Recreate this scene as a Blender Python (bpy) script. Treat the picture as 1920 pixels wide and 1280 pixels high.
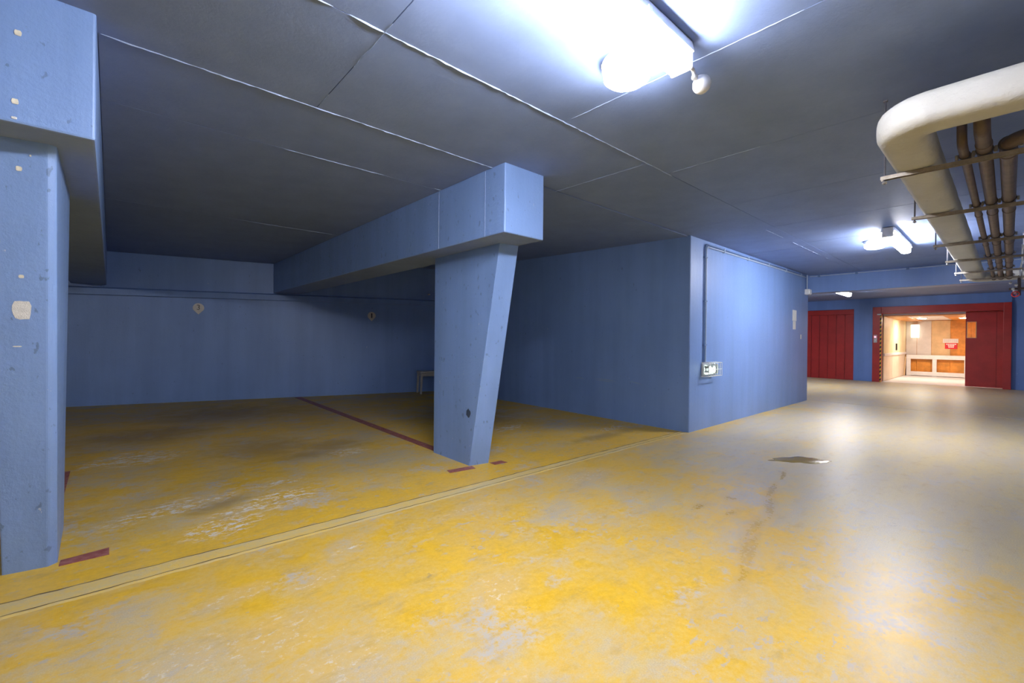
import bpy, bmesh, math, random
from mathutils import Matrix, Vector

random.seed(7)
# ------------------------------------------------------------------ reset
for o in list(bpy.data.objects):
    bpy.data.objects.remove(o, do_unlink=True)
scene = bpy.context.scene
COL = scene.collection

# ------------------------------------------------------------------ camera
# X runs along the drive lane, Y into the parking bays, Z up
YAW, PITCH, ROLL, FPX = map(math.radians, (48.066, -0.2154, 0.5369, 0))
FPX = 838.09
CAM_H = 1.2
fw = Vector((math.cos(YAW) * math.cos(PITCH), math.sin(YAW) * math.cos(PITCH), math.sin(PITCH)))
rt = fw.cross(Vector((0, 0, 1))).normalized()
up = rt.cross(fw)
rt2 = math.cos(ROLL) * rt + math.sin(ROLL) * up
up2 = -math.sin(ROLL) * rt + math.cos(ROLL) * up
cd = bpy.data.cameras.new('camera')
cd.sensor_width = 36.0
cd.lens = FPX / 1920 * 36.0
cd.clip_start = 0.05
cam = bpy.data.objects.new('camera', cd)
COL.objects.link(cam)
m = Matrix((( rt2.x, up2.x, -fw.x, 0), (rt2.y, up2.y, -fw.y, 0), (rt2.z, up2.z, -fw.z, CAM_H), (0, 0, 0, 1)))
cam.matrix_world = m
scene.camera = cam

# ------------------------------------------------------------------ world / exposure
w = bpy.data.worlds.new('world')
scene.world = w
w.use_nodes = True
w.node_tree.nodes['Background'].inputs[0].default_value = (0.5, 0.6, 0.8, 1)
w.node_tree.nodes['Background'].inputs[1].default_value = 0.0     # closed underground hall: no sky
scene.view_settings.view_transform = 'Standard'
scene.view_settings.look = 'None'
scene.view_settings.gamma = 1.0
scene.view_settings.use_curve_mapping = False
scene.view_settings.exposure = 2.95
TUBE_POWER = 18.5
ROUND_POWER = 8.0
CABIN_POWER = 36.0
TUBE_COL = (0.97, 0.96, 1.0)

# ------------------------------------------------------------------ node helpers
class NT:
    def __init__(s, name):
        s.m = bpy.data.materials.new(name)
        s.m.use_nodes = True
        s.t = s.m.node_tree
        s.n = s.t.nodes
        s.b = s.n['Principled BSDF']
        s._co = None
    def link(s, a, b): s.t.links.new(a, b)
    def co(s):
        if s._co is None:
            tc = s.n.new('ShaderNodeTexCoord')
            s._co = tc.outputs['Object']
        return s._co
    def map(s, scale=(1, 1, 1), loc=(0, 0, 0), rot=(0, 0, 0)):
        mp = s.n.new('ShaderNodeMapping')
        s.link(s.co(), mp.inputs[0])
        mp.inputs['Location'].default_value = loc
        mp.inputs['Rotation'].default_value = rot
        mp.inputs['Scale'].default_value = scale
        return mp.outputs[0]
    def noise(s, scale, detail=4, rough=0.55, vec=None, dist=0.0):
        nn = s.n.new('ShaderNodeTexNoise')
        s.link(vec if vec is not None else s.co(), nn.inputs['Vector'])
        nn.inputs['Scale'].default_value = scale
        nn.inputs['Detail'].default_value = detail
        nn.inputs['Roughness'].default_value = rough
        nn.inputs['Distortion'].default_value = dist
        return nn.outputs['Fac']
    def val(s, x, sock):
        if isinstance(x, (int, float)): sock.default_value = x
        else: s.link(x, sock)
    def math(s, op, a, b=0.0, c=None, clamp=False):
        nn = s.n.new('ShaderNodeMath'); nn.operation = op; nn.use_clamp = clamp
        s.val(a, nn.inputs[0]); s.val(b, nn.inputs[1])
        if c is not None: s.val(c, nn.inputs[2])
        return nn.outputs[0]
    def rng(s, v, a, b, c=0.0, d=1.0, smooth=True):
        nn = s.n.new('ShaderNodeMapRange')
        nn.interpolation_type = 'SMOOTHSTEP' if smooth else 'LINEAR'
        s.val(v, nn.inputs[0])
        for i, x in enumerate((a, b, c, d)): nn.inputs[1 + i].default_value = x
        return nn.outputs[0]
    def mix(s, f, a, b, blend='MIX'):
        nn = s.n.new('ShaderNodeMix'); nn.data_type = 'RGBA'; nn.blend_type = blend
        s.val(f, nn.inputs[0])
        for x, k in ((a, 6), (b, 7)):
            if isinstance(x, (tuple, list)): nn.inputs[k].default_value = (*x[:3], 1)
            else: s.link(x, nn.inputs[k])
        return nn.outputs[2]
    def xyz(s):
        nn = s.n.new('ShaderNodeSeparateXYZ'); s.link(s.co(), nn.inputs[0])
        return nn.outputs
    def blob(s, x, y, rx, ry, rot=0.0, wob=None, soft=0.6):
        # soft ellipse mask in plan, edge broken up by a noise
        X, Y, Z = s.xyz()
        dx = s.math('SUBTRACT', X, x); dy = s.math('SUBTRACT', Y, y)
        c, sn = math.cos(rot), math.sin(rot)
        u = s.math('ADD', s.math('MULTIPLY', dx, c / rx), s.math('MULTIPLY', dy, sn / rx))
        v = s.math('ADD', s.math('MULTIPLY', dx, -sn / ry), s.math('MULTIPLY', dy, c / ry))
        d = s.math('SQRT', s.math('ADD', s.math('MULTIPLY', u, u), s.math('MULTIPLY', v, v)))
        if wob is not None: d = s.math('ADD', d, s.math('MULTIPLY', s.math('SUBTRACT', wob, 0.5), 2.2))
        return s.rng(d, 1.0 + soft * 0.4, 1.0 - soft)
    def bump(s, h, strength=0.2, dist=0.01):
        nn = s.n.new('ShaderNodeBump')
        nn.inputs['Strength'].default_value = strength
        nn.inputs['Distance'].default_value = dist
        s.link(h, nn.inputs['Height'])
        s.link(nn.outputs[0], s.b.inputs['Normal'])
    def color(s, c):
        if isinstance(c, (tuple, list)): s.b.inputs['Base Color'].default_value = (*c[:3], 1)
        else: s.link(c, s.b.inputs['Base Color'])
    def rough(s, r): s.val(r, s.b.inputs['Roughness'])

def sr(r, g, b):
    f = lambda v: (v / 255 / 12.92) if v / 255 <= 0.04045 else ((v / 255 + 0.055) / 1.055) ** 2.4
    return (f(r), f(g), f(b))

def simple(name, col, rough=0.5, metal=0.0, var=0.12, scale=8.0, bump=0.0, spec=0.5):
    t = NT(name)
    n = t.noise(scale, 5, 0.6)
    dark = tuple(c * (1 - var) for c in col); lite = tuple(min(1, c * (1 + var)) for c in col)
    t.color(t.mix(t.rng(n, 0.3, 0.7), dark, lite))
    t.rough(rough); t.b.inputs['Metallic'].default_value = metal
    t.b.inputs['Specular IOR Level'].default_value = spec
    if bump: t.bump(t.noise(scale * 6, 4, 0.6), bump, 0.01)
    return t.m

def emit(name, col, strength, base=(0.9, 0.9, 0.9)):
    t = NT(name)
    t.color(base); t.rough(0.4)
    t.b.inputs['Emission Color'].default_value = (*col, 1)
    t.b.inputs['Emission Strength'].default_value = strength
    return t.m

def paint(name, col, streak=0.10, chips=True, rough=0.47, bump=0.25, board=0.0, light=None, pits=0.0, spec=0.6):
    """old gloss paint on board-marked concrete"""
    t = NT(name)
    big = t.noise(0.55, 5, 0.6)
    st = t.noise(1.0, 6, 0.6, t.map((3.5, 3.5, 0.3)))           # vertical runs and board marks
    fine = t.noise(38, 6, 0.7)
    f = t.math('ADD', t.math('MULTIPLY', big, 0.5), t.math('MULTIPLY', st, 0.5))
    dark = tuple(c * (1 - streak * 1.4) for c in col)
    lite = light or tuple(min(1, c * (1 + streak)) + 0.01 for c in col)
    c = t.mix(t.rng(f, 0.33, 0.67), dark, lite)
    if chips:
        # bug holes and scuffs: small dark pits, rarer pale nicks
        pit = t.rng(t.noise(26, 3, 0.5, t.map((1, 1, 0.6))), 0.70 - pits, 0.745 - pits)
        c = t.mix(t.math('MULTIPLY', pit, 0.55), c, tuple(x * 0.45 for x in col))
        nick = t.rng(t.noise(17, 4, 0.6, t.map((1, 1, 0.5), (3, 8, 1))), 0.735 - pits, 0.76 - pits)
        c = t.mix(t.math('MULTIPLY', nick, 0.5), c, (0.7, 0.74, 0.78))
    t.color(c)
    t.rough(t.rng(fine, 0.2, 0.8, rough - 0.14, rough + 0.04))
    t.b.inputs['Specular IOR Level'].default_value = spec
    h = t.math('ADD', t.math('MULTIPLY', fine, 0.6), t.math('MULTIPLY', st, 1.2))
    t.bump(h, bump, 0.012)
    return t.m

BLUE = (0.195, 0.325, 0.650)
M = {}
M['blue'] = paint('blue_wall_paint', BLUE, 0.07)
M['blue_beam'] = paint('blue_beam_paint', (0.215, 0.355, 0.70), 0.09, bump=0.40, pits=0.045)
M['ceil'] = paint('blue_ceiling_paint', (0.210, 0.290, 0.525), 0.05, chips=False, bump=0.18, rough=0.62, spec=0.2)
M['ceil_ridge'] = simple('ceiling_ridge_paint', (0.30, 0.40, 0.62), 0.5, bump=0.3, scale=30)
M['blue_far'] = paint('blue_far_wall_paint', (0.14, 0.26, 0.62), 0.08)
M['white_plaster'] = simple('white_plaster', (0.80, 0.80, 0.79), 0.8, var=0.08, scale=40, bump=0.4)
M['cream'] = simple('cream_plug', (0.84, 0.80, 0.68), 0.7, scale=60)
M['white_plastic'] = simple('white_plastic', (0.80, 0.80, 0.79), 0.35, var=0.04)
M['grey_plastic'] = simple('grey_plastic', (0.52, 0.54, 0.57), 0.4, var=0.08)
M['blue_conduit'] = simple('blue_conduit_paint', (0.13, 0.22, 0.42), 0.4, var=0.15)
M['pale_conduit'] = simple('pale_conduit', (0.42, 0.52, 0.68), 0.35, var=0.08)
M['steel'] = simple('galvanised_steel', (0.60, 0.57, 0.52), 0.38, 0.7, 0.15, 30)
M['strut'] = simple('strut_steel', (0.36, 0.32, 0.27), 0.45, 0.35, 0.15, 30)
M['rod'] = simple('dark_rod', (0.16, 0.16, 0.2), 0.5, 0.3)
M['lagging'] = simple('white_pipe_lagging', (0.52, 0.52, 0.50), 0.65, var=0.05, scale=5, bump=0.5)
M['brown_pipe'] = simple('brown_primer', (0.120, 0.086, 0.077), 0.5, 0.1, 0.2, 12, bump=0.2)
M['clamp'] = simple('dark_clamp', (0.10, 0.09, 0.09), 0.5, 0.5)
M['red'] = simple('red_door_paint', (0.43, 0.030, 0.026), 0.38, var=0.12, scale=3, bump=0.1)
M['red_dark'] = simple('red_door_groove', (0.22, 0.018, 0.018), 0.5)
M['red_sign'] = simple('red_sign', (0.72, 0.012, 0.035), 0.4, var=0.04)
M['white_sign'] = simple('white_sign', (0.80, 0.72, 0.72), 0.5, var=0.05)
M['sign_ink'] = simple('sign_white_print', (0.92, 0.85, 0.85), 0.5, var=0.02)
M['ink'] = simple('dark_print', (0.08, 0.08, 0.085), 0.6)
M['paper'] = simple('white_paper', (0.78, 0.77, 0.73), 0.8, var=0.06, scale=14)
M['plaque'] = simple('plaque_enamel', (0.66, 0.63, 0.58), 0.4, var=0.06, scale=20)
M['line_red'] = None
M['white_frame'] = simple('white_bumper_paint', (0.80, 0.79, 0.80), 0.4, var=0.05)
M['wood'] = simple('orange_wood', (0.66, 0.26, 0.035), 0.45, var=0.22, scale=4)
M['tan_wood'] = simple('tan_wood', (0.70, 0.48, 0.26), 0.5, var=0.10, scale=4)
M['grey_wood'] = simple('pale_grey_panel', (0.68, 0.63, 0.62), 0.5, var=0.06, scale=4)
M['yellow_wall'] = simple('pale_yellow_panel', (0.84, 0.76, 0.48), 0.5, var=0.05, scale=4)
M['cabin_lower'] = simple('cream_kick_panel', (0.80, 0.70, 0.55), 0.5, var=0.05, scale=4)
M['cabin_ceil'] = simple('pale_cabin_ceiling', (0.78, 0.74, 0.74), 0.5, var=0.03)
M['cabin_floor'] = simple('pale_grey_plate', (0.70, 0.69, 0.72), 0.35, var=0.06, scale=3)
M['black'] = simple('black_rubber', (0.02, 0.02, 0.02), 0.6)
M['stool'] = simple('grey_white_stool', (0.50, 0.47, 0.43), 0.5, var=0.08)
M['valve_red'] = simple('red_valve_paint', (0.60, 0.03, 0.03), 0.4)
M['tube'] = emit('lit_tube_diffuser', TUBE_COL, TUBE_POWER)
M['round'] = emit('lit_round_diffuser', TUBE_COL, ROUND_POWER)
M['cage_bulb'] = emit('lit_small_bulb', (0.9, 1.0, 0.95), 0.45)
M['cabin_lamp'] = emit('lit_cabin_lamp', (1.0, 0.91, 0.76), CABIN_POWER)
M['cabin_lantern'] = emit('lit_wall_lantern', (1.0, 0.92, 0.68), 0.22)
M['led_red'] = emit('red_indicator', (1.0, 0.10, 0.16), 1.2, (0.5, 0.1, 0.1))

def glass(name, tint=(0.85, 0.95, 0.9), rough=0.25, tr=0.75):
    t = NT(name)
    t.color(tint); t.rough(rough)
    t.b.inputs['Transmission Weight'].default_value = tr
    t.b.inputs['IOR'].default_value = 1.3
    return t.m
M['lens'] = glass('frosted_lens')
M['pane'] = glass('vision_pane', (0.99, 0.98, 0.96), 0.0, 1.0)

def hazard():
    t = NT('hazard_stripes')
    X, Y, Z = t.xyz()
    f = t.math('FRACT', t.math('MULTIPLY', t.math('ADD', Z, t.math('MULTIPLY', Y, 0.8)), 8.0))
    c = t.mix(t.rng(f, 0.46, 0.50), (0.75, 0.46, 0.03), (0.02, 0.02, 0.02))
    t.color(c); t.rough(0.5)
    return t.m
M['hazard'] = hazard()

def wet():
    t = NT('water_film')
    t.color((0.27, 0.18, 0.03)); t.rough(0.24)
    t.b.inputs['Specular IOR Level'].default_value = 0.18
    t.bump(t.noise(22, 3, 0.5), 0.25, 0.004)
    return t.m
M['wet'] = wet()

def line_paint():
    t = NT('worn_red_line_paint')
    n = t.noise(24, 6, 0.7)
    t.color(t.mix(t.rng(n, 0.35, 0.72), (0.27, 0.070, 0.060), (0.40, 0.17, 0.15)))
    t.rough(0.55)
    return t.m
M['line_red'] = line_paint()

def floor_material():
    t = NT('worn_yellow_floor_paint')
    X, Y, Z = t.xyz()
    big = t.noise(0.75, 4, 0.55)
    mid = t.noise(3.2, 7, 0.68, dist=0.6)
    drag = t.noise(2.2, 6, 0.65, t.map((0.55, 2.4, 1), rot=(0, 0, 0.05)))
    fine = t.noise(32, 6, 0.75)
    grit = t.noise(160, 3, 0.6)
    # --- where the yellow is worn through to grey screed
    s = t.math('ADD', t.math('MULTIPLY', big, 0.42), t.math('MULTIPLY', mid, 0.34))
    s = t.math('ADD', s, t.math('MULTIPLY', drag, 0.16))
    s = t.math('ADD', s, t.math('MULTIPLY', fine, 0.30))
    lane = t.math('MAXIMUM', t.rng(Y, 3.0, 2.2), t.rng(X, 9.5, 10.5))
    far = t.math('MULTIPLY', lane, t.rng(X, 2.6, 6.0))
    s = t.math('ADD', s, t.math('MULTIPLY', far, 0.15))
    s = t.math('ADD', s, t.math('MULTIPLY', lane, 0.0))
    worn_track = t.math('MULTIPLY', t.rng(t.math('ABSOLUTE', t.math('SUBTRACT', Y, 0.35)), 0.95, 0.15), t.rng(X, 2.3, 3.6))
    s = t.math('ADD', s, t.math('MULTIPLY', worn_track, 0.09))
    edge = t.math('MULTIPLY', t.rng(t.math('ABSOLUTE', t.math('SUBTRACT', Y, 3.12)), 0.30, 0.03), t.rng(X, 7.0, 5.6))     # fresh paint along the gutter
    s = t.math('SUBTRACT', s, t.math('MULTIPLY', edge, 0.16))
    worn = t.rng(s, 0.54, 0.75)
    yel = t.mix(t.rng(mid, 0.3, 0.7), (0.84, 0.515, 0.028), (0.78, 0.51, 0.095))
    yel = t.mix(t.rng(fine, 0.25, 0.75), t.mix(1.0, yel, (0.84, 0.82, 0.8), 'MULTIPLY'), yel)
    gry = t.mix(t.rng(drag, 0.3, 0.7), (0.66, 0.53, 0.26), (0.57, 0.49, 0.36))
    gry = t.mix(t.rng(grit, 0.3, 0.7), t.mix(1.0, gry, (0.82, 0.82, 0.84), 'MULTIPLY'), gry)
    c = t.mix(worn, yel, gry)
    # --- rubbed pale patches
    pale = t.math('MULTIPLY', t.rng(t.noise(1.9, 8, 0.72, t.map((1, 1, 1), (5, 2, 0))), 0.55, 0.64), 0.85)
    c = t.mix(t.math('MULTIPLY', pale, t.rng(fine, 0.35, 0.6)), c, (0.50, 0.48, 0.46))
    # --- scraped-off white chips, loose in a few places of the bay and near the front
    chip = t.rng(t.noise(15, 9, 0.80, t.map((0.8, 1.5, 1), (1, 7, 0), (0, 0, 0.5))), 0.505, 0.55)
    spots = None
    for a in ((0.20, 3.86, 0.36, 0.13, 0.35), (0.48, 3.86, 0.24, 0.14, 0.3), (0.54, 3.32, 0.24, 0.17, 0.5), (0.93, 3.62, 0.26, 0.24, 0.2),
              (0.66, 3.55, 0.22, 0.09, 0.4), (1.82, 4.62, 0.24, 0.16, 0.1), (1.05, 4.0, 0.2, 0.1, 0), (1.0, 2.51, 0.12, 0.035, 0.2), (5.1, 3.62, 0.35, 0.10, 0.0), (4.0, 4.5, 0.35, 0.12, 0.2), (0.15, 5.6, 0.4, 0.3, 0.2)):
        bl = t.blob(*a, wob=mid, soft=0.55)
        spots = bl if spots is None else t.math('MAXIMUM', spots, bl)
    white = t.math('MULTIPLY', chip, spots)
    chip2 = t.rng(t.noise(26, 8, 0.8, t.map((0.9, 1.3, 1), (4, 2, 0))), 0.545, 0.60)
    near = None
    for a in ((0.20, 2.03, 0.24, 0.18, 0.3), (0.47, 1.96, 0.28, 0.16, 0.2), (1.85, 2.54, 0.26, 0.07, 0.1), (0.41, 2.38, 0.18, 0.07, 0.2), (0.62, 1.62, 0.24, 0.16, 0.4),
              (0.78, 2.28, 0.18, 0.07, 0.2), (1.4, 1.65, 0.2, 0.14, 0.2), (3.1, 2.5, 0.4, 0.12, 0.0), (0.9, 1.1, 0.25, 0.15, 0.1)):
        bl = t.blob(*a, wob=mid, soft=0.8)
        near = bl if near is None else t.math('MAXIMUM', near, bl)
    c = t.mix(t.math('MULTIPLY', near, 0.24), c, (0.52, 0.47, 0.40))
    c = t.mix(t.math('MULTIPLY', t.math('MULTIPLY', chip2, near), 0.65), c, (0.70, 0.68, 0.64))
    c = t.mix(t.math('MULTIPLY', white, 0.9), c, (0.74, 0.73, 0.71))
    speck = t.math('MULTIPLY', t.rng(t.noise(55, 3, 0.6), 0.70, 0.74), 0.6)
    c = t.mix(speck, c, (0.62, 0.60, 0.56))
    # chipped spots where the screed shows, and brown ingrained mottling
    cl = t.rng(t.noise(1.3, 5, 0.6, t.map((1, 1, 1), (2, 9, 0))), 0.42, 0.62)
    ch = t.rng(t.noise(13, 7, 0.74, t.map((0.8, 1.25, 1), (6, 1, 0))), 0.555, 0.60)
    c = t.mix(t.math('MULTIPLY', t.math('MULTIPLY', ch, cl), 0.75), c, (0.46, 0.43, 0.41))
    mot = t.rng(t.noise(7.0, 8, 0.75, t.map((0.7, 1.3, 1), (3, 3, 0))), 0.50, 0.72)
    c = t.mix(t.math('MULTIPLY', mot, 0.50), c, (0.46, 0.31, 0.10))
    dots = t.rng(t.noise(30, 4, 0.6, t.map((1, 1, 1), (8, 8, 0))), 0.665, 0.70)
    c = t.mix(t.math('MULTIPLY', dots, 0.6), c, (0.40, 0.37, 0.35))
    # --- oil and tyre stains in the bays
    oil = None
    for a in ((1.25, 5.3, 0.55, 0.55, 0), (1.5, 4.75, 0.35, 0.25, 0), (1.35, 8.0, 1.0, 0.9, 0), (1.8, 5.0, 0.45, 0.3, 0), (4.1, 5.4, 0.8, 0.9, 0), (0.6, 3.75, 0.3, 0.12, 0.4),
              (4.6, 3.4, 0.7, 0.12, 0), (0.3, 6.8, 0.8, 0.6, 0)):
        bl = t.blob(*a, wob=mid, soft=0.9)
        oil = bl if oil is None else t.math('MAXIMUM', oil, bl)
    c = t.mix(t.math('MULTIPLY', oil, 0.50), c, (0.20, 0.13, 0.06))
    dirt_shade = t.math('MULTIPLY', t.rng(Y, 4.5, 8.5), 0.22)  # bay dirt and shade put into the colour, darker towards the back
    c = t.mix(t.math('MULTIPLY', dirt_shade, t.rng(big, 0.3, 0.6)), c, (0.20, 0.13, 0.07))
    # --- drip trail that leads to the puddle, and old water marks
    drip = None
    for a in ((4.55, 1.36, 0.30, 0.035, 0.22), (4.0, 1.28, 0.32, 0.035, 0.20), (3.55, 1.15, 0.30, 0.05, 0.3), (3.1, 1.10, 0.30, 0.05, 0.1), (2.7, 0.98, 0.35, 0.05, 0.25),
              (3.55, 1.42, 0.10, 0.09, 0), (3.2, 1.50, 0.14, 0.06, 0), (3.25, 1.30, 0.12, 0.05, 0), (2.4, 0.90, 0.25, 0.04, 0.2)):
        bl = t.blob(*a, wob=drag, soft=0.9)
        drip = bl if drip is None else t.math('MAXIMUM', drip, bl)
    c = t.mix(t.math('MULTIPLY', drip, 0.42), c, (0.50, 0.30, 0.04))
    scuff = t.math('MULTIPLY', t.rng(t.noise(6.5, 6, 0.7, t.map((1, 1, 1), (9, 4, 0))), 0.655, 0.70), 0.5)
    c = t.mix(scuff, c, (0.25, 0.22, 0.19))
    t.color(c)
    r = t.math('ADD', t.rng(fine, 0.2, 0.8, 0.31, 0.44), t.math('MULTIPLY', t.rng(Y, 2.6, 3.6), 0.18))
    t.rough(t.math('SUBTRACT', r, t.math('MULTIPLY', drip, 0.12)))
    t.b.inputs['Specular IOR Level'].default_value = 0.38
    h = t.math('ADD', t.math('MULTIPLY', fine, 0.7), t.math('MULTIPLY', grit, 0.25))
    h = t.math('SUBTRACT', h, t.math('MULTIPLY', worn, 0.25))
    t.bump(h, 0.22, 0.005)
    return t.m
M['floor'] = floor_material()

def strip_material():
    t = NT('gutter_strip_screed')
    n = t.noise(2.5, 6, 0.65, t.map((0.5, 3, 1)))
    f = t.noise(40, 5, 0.7)
    c = t.mix(t.rng(n, 0.35, 0.65), (0.64, 0.51, 0.24), (0.77, 0.53, 0.12))
    c = t.mix(t.math('MULTIPLY', t.rng(f, 0.4, 0.7), 0.35), c, (0.48, 0.45, 0.38))
    t.color(c); t.rough(0.5); t.bump(f, 0.4, 0.006)
    return t.m
M['strip'] = strip_material()

# ------------------------------------------------------------------ mesh helpers
def box(bm, x0, x1, y0, y1, z0, z1):
    return hexa(bm, [(x0, y0, z0), (x1, y0, z0), (x1, y1, z0), (x0, y1, z0)], [(x0, y0, z1), (x1, y0, z1), (x1, y1, z1), (x0, y1, z1)])

def hexa(bm, bot, top):
    """prism between two rings of equal count (counter-clockwise seen from above)"""
    a = [bm.verts.new(v) for v in bot]; b = [bm.verts.new(v) for v in top]
    n = len(a)
    bm.faces.new(a[::-1]); bm.faces.new(b)
    for i in range(n):
        bm.faces.new((a[i], a[(i + 1) % n], b[(i + 1) % n], b[i]))
    return bm

def tube(bm, pts, r, seg=12, cap=True, sq=None):
    pts = [Vector(p) for p in pts]
    rings = []
    n = len(pts)
    prev = None
    for i, p in enumerate(pts):
        d = (pts[min(i + 1, n - 1)] - pts[max(i - 1, 0)]).normalized()
        if prev is None:
            ref = Vector((0, 0, 1)) if abs(d.z) < 0.9 else Vector((1, 0, 0))
            u = d.cross(ref).normalized()
        else:
            u = (prev - d * prev.dot(d)).normalized()
        prev = u
        v = d.cross(u)
        rr = r[i] if isinstance(r, (list, tuple)) else r
        ring = []
        for k in range(seg):
            ca, sa = math.cos(2 * math.pi * k / seg), math.sin(2 * math.pi * k / seg)
            if sq:                       # squared-off section: (vertical/horizontal ratio, exponent)
                q = (abs(ca) ** sq[1] + abs(sa) ** sq[1]) ** (-1 / sq[1])
                ca, sa = ca * q, sa * q * sq[0]
            ring.append(bm.verts.new(p + rr * (ca * u + sa * v)))
        rings.append(ring)
    for i in range(n - 1):
        for k in range(seg):
            bm.faces.new((rings[i][k], rings[i][(k + 1) % seg], rings[i + 1][(k + 1) % seg], rings[i + 1][k]))
    if cap:
        bm.faces.new(rings[0][::-1]); bm.faces.new(rings[-1])
    return bm

def lathe(bm, prof, c=(0, 0, 0), seg=32, axis='z'):
    """prof = [(radius, height)...] around an axis through c"""
    rings = []
    for r, h in prof:
        ring = []
        for k in range(seg):
            a = 2 * math.pi * k / seg
            p = (r * math.cos(a), r * math.sin(a), h)
            if axis == 'y': p = (p[0], p[2], p[1])
            if axis == 'x': p = (p[2], p[0], p[1])
            ring.append(bm.verts.new(Vector(c) + Vector(p)))
        rings.append(ring)
    for i in range(len(rings) - 1):
        for k in range(seg):
            bm.faces.new((rings[i][k], rings[i][(k + 1) % seg], rings[i + 1][(k + 1) % seg], rings[i + 1][k]))
    bm.faces.new(rings[0][::-1]); bm.faces.new(rings[-1])
    return bm

def bend(p0, corner, p1, r, n=8):
    """points p0 -> rounded corner -> p1"""
    p0, c, p1 = Vector(p0), Vector(corner), Vector(p1)
    a = (p0 - c).normalized(); b = (p1 - c).normalized()
    out = [p0]
    ctr = c + (a + b) * r
    for i in range(n + 1):
        th = (math.pi / 2) * i / n
        out.append(ctr - b * r * math.cos(th) - a * r * math.sin(th))
    out.append(p1)
    return out

def obj(name, bm, mat, parent=None, smooth=False, bevel=0.0, seg=2):
    if isinstance(bm, bpy.types.Mesh):
        me = bm
    else:
        bmesh.ops.recalc_face_normals(bm, faces=bm.faces)
        me = bpy.data.meshes.new(name)
        bm.to_mesh(me); bm.free()
        me.materials.append(M[mat] if isinstance(mat, str) else mat)
        if smooth:
            for p in me.polygons: p.use_smooth = True
            me.set_sharp_from_angle(angle=math.radians(40))
    o = bpy.data.objects.new(name, me)
    COL.objects.link(o)
    if parent: o.parent = parent
    if bevel:
        b = o.modifiers.new('bevel', 'BEVEL'); b.width = bevel; b.segments = seg; b.limit_method = 'ANGLE'; b.angle_limit = math.radians(35)
    return o

def nb(): return bmesh.new()
def bx(*a): return box(nb(), *a)
def tb(*a, **k): return tube(nb(), *a, **k)

def tag(o, label, cat, group=None):
    o['label'] = label; o['category'] = cat
    if group: o['group'] = group
    return o

def struct(o, label=None, cat=None):
    o['kind'] = 'structure'
    if label: o['label'] = label
    if cat: o['category'] = cat
    return o

def thing(name, label, cat, loc=(0, 0, 0), rotz=0.0, group=None):
    o = bpy.data.objects.new(name, None)
    o.empty_display_size = 0.1
    COL.objects.link(o)
    o.location = loc; o.rotation_euler = (0, 0, rotz)
    return tag(o, label, cat, group)

def dup(root, loc, label, group=None, rotz=None):
    r = root.copy(); COL.objects.link(r); r.location = loc
    if rotz is not None: r.rotation_euler = (0, 0, rotz)
    r['label'] = label
    if group: r['group'] = group
    for ch in list(root.children):
        c = ch.copy(); COL.objects.link(c); c.parent = r
        for g in list(ch.children):
            d = g.copy(); COL.objects.link(d); d.parent = c
    return r

# ================================================================== STRUCTURE
H = 2.59                     # ceiling
XB0, XB1, YB = 5.665, 10.80, 2.81      # solid block between bay and far zone
XF = 17.8                    # far wall with the red doors
bay_z = lambda y: max(0.0, (y - 2.95)) * 0.0080
back_y = lambda x: 9.35 - 0.265 * (x - 2.29)

# ---- floor: one slab, groove at the movement joint, bay falls towards the lane
bm = nb()
xs = [-9.2, 10.835, 10.842, 10.858, 10.865, XF + 0.06]
ys = [-3.4, 2.95, 12.6]
def fz(i, j):
    z = bay_z(ys[j]) if ys[j] > 3 else 0.0
    if i in (2, 3): z -= 0.014
    return z
vt = [[bm.verts.new((x, y, fz(i, j))) for j, y in enumerate(ys)] for i, x in enumerate(xs)]
vb = [[bm.verts.new((x, y, -0.15)) for j, y in enumerate(ys)] for i, x in enumerate(xs)]
for i in range(len(xs) - 1):
    for j in range(len(ys) - 1):
        bm.faces.new((vt[i][j], vt[i + 1][j], vt[i + 1][j + 1], vt[i][j + 1]))
        bm.faces.new((vb[i][j], vb[i][j + 1], vb[i + 1][j + 1], vb[i + 1][j]))
for i in range(len(xs) - 1):
    for j in (0, len(ys) - 1):
        bm.faces.new((vt[i][j], vt[i + 1][j], vb[i + 1][j], vb[i][j]))
for j in range(len(ys) - 1):
    for i in (0, len(xs) - 1):
        bm.faces.new((vt[i][j], vt[i][j + 1], vb[i][j + 1], vb[i][j]))
floor = struct(obj('floor', bm, 'floor'), 'worn yellow painted concrete floor of the garage', 'floor')

# raised screed strip between lane and bays
bm = nb()
def strip_pts(n=40):
    out = []
    for i in range(n + 1):
        x = -9.0 + (5.60 + 9.0) * i / n
        tt = max(0.0, min(1.0, (x + 0.4) / 6.0))
        y0 = 2.846 + 0.012 * tt + random.uniform(-.004, .004); y1 = 2.978 - 0.072 * tt + random.uniform(-.005, .005)
        out.append((x, y0, y1))
    return out
sp = strip_pts(240)
prev = None
for x, y0, y1 in sp:
    a = bm.verts.new((x, y0 - 0.03, -0.003)); b = bm.verts.new((x, y0, 0.005)); c = bm.verts.new((x, y1, 0.006)); d = bm.verts.new((x, y1 + 0.004, -0.005))
    if prev:
        for k in range(3): bm.faces.new((prev[k], prev[k + 1], (a, b, c, d)[k + 1], (a, b, c, d)[k]))
    prev = (a, b, c, d)
M['crack'] = simple('dirt_in_crack', (0.17, 0.12, 0.06), 0.8, scale=30)
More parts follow.
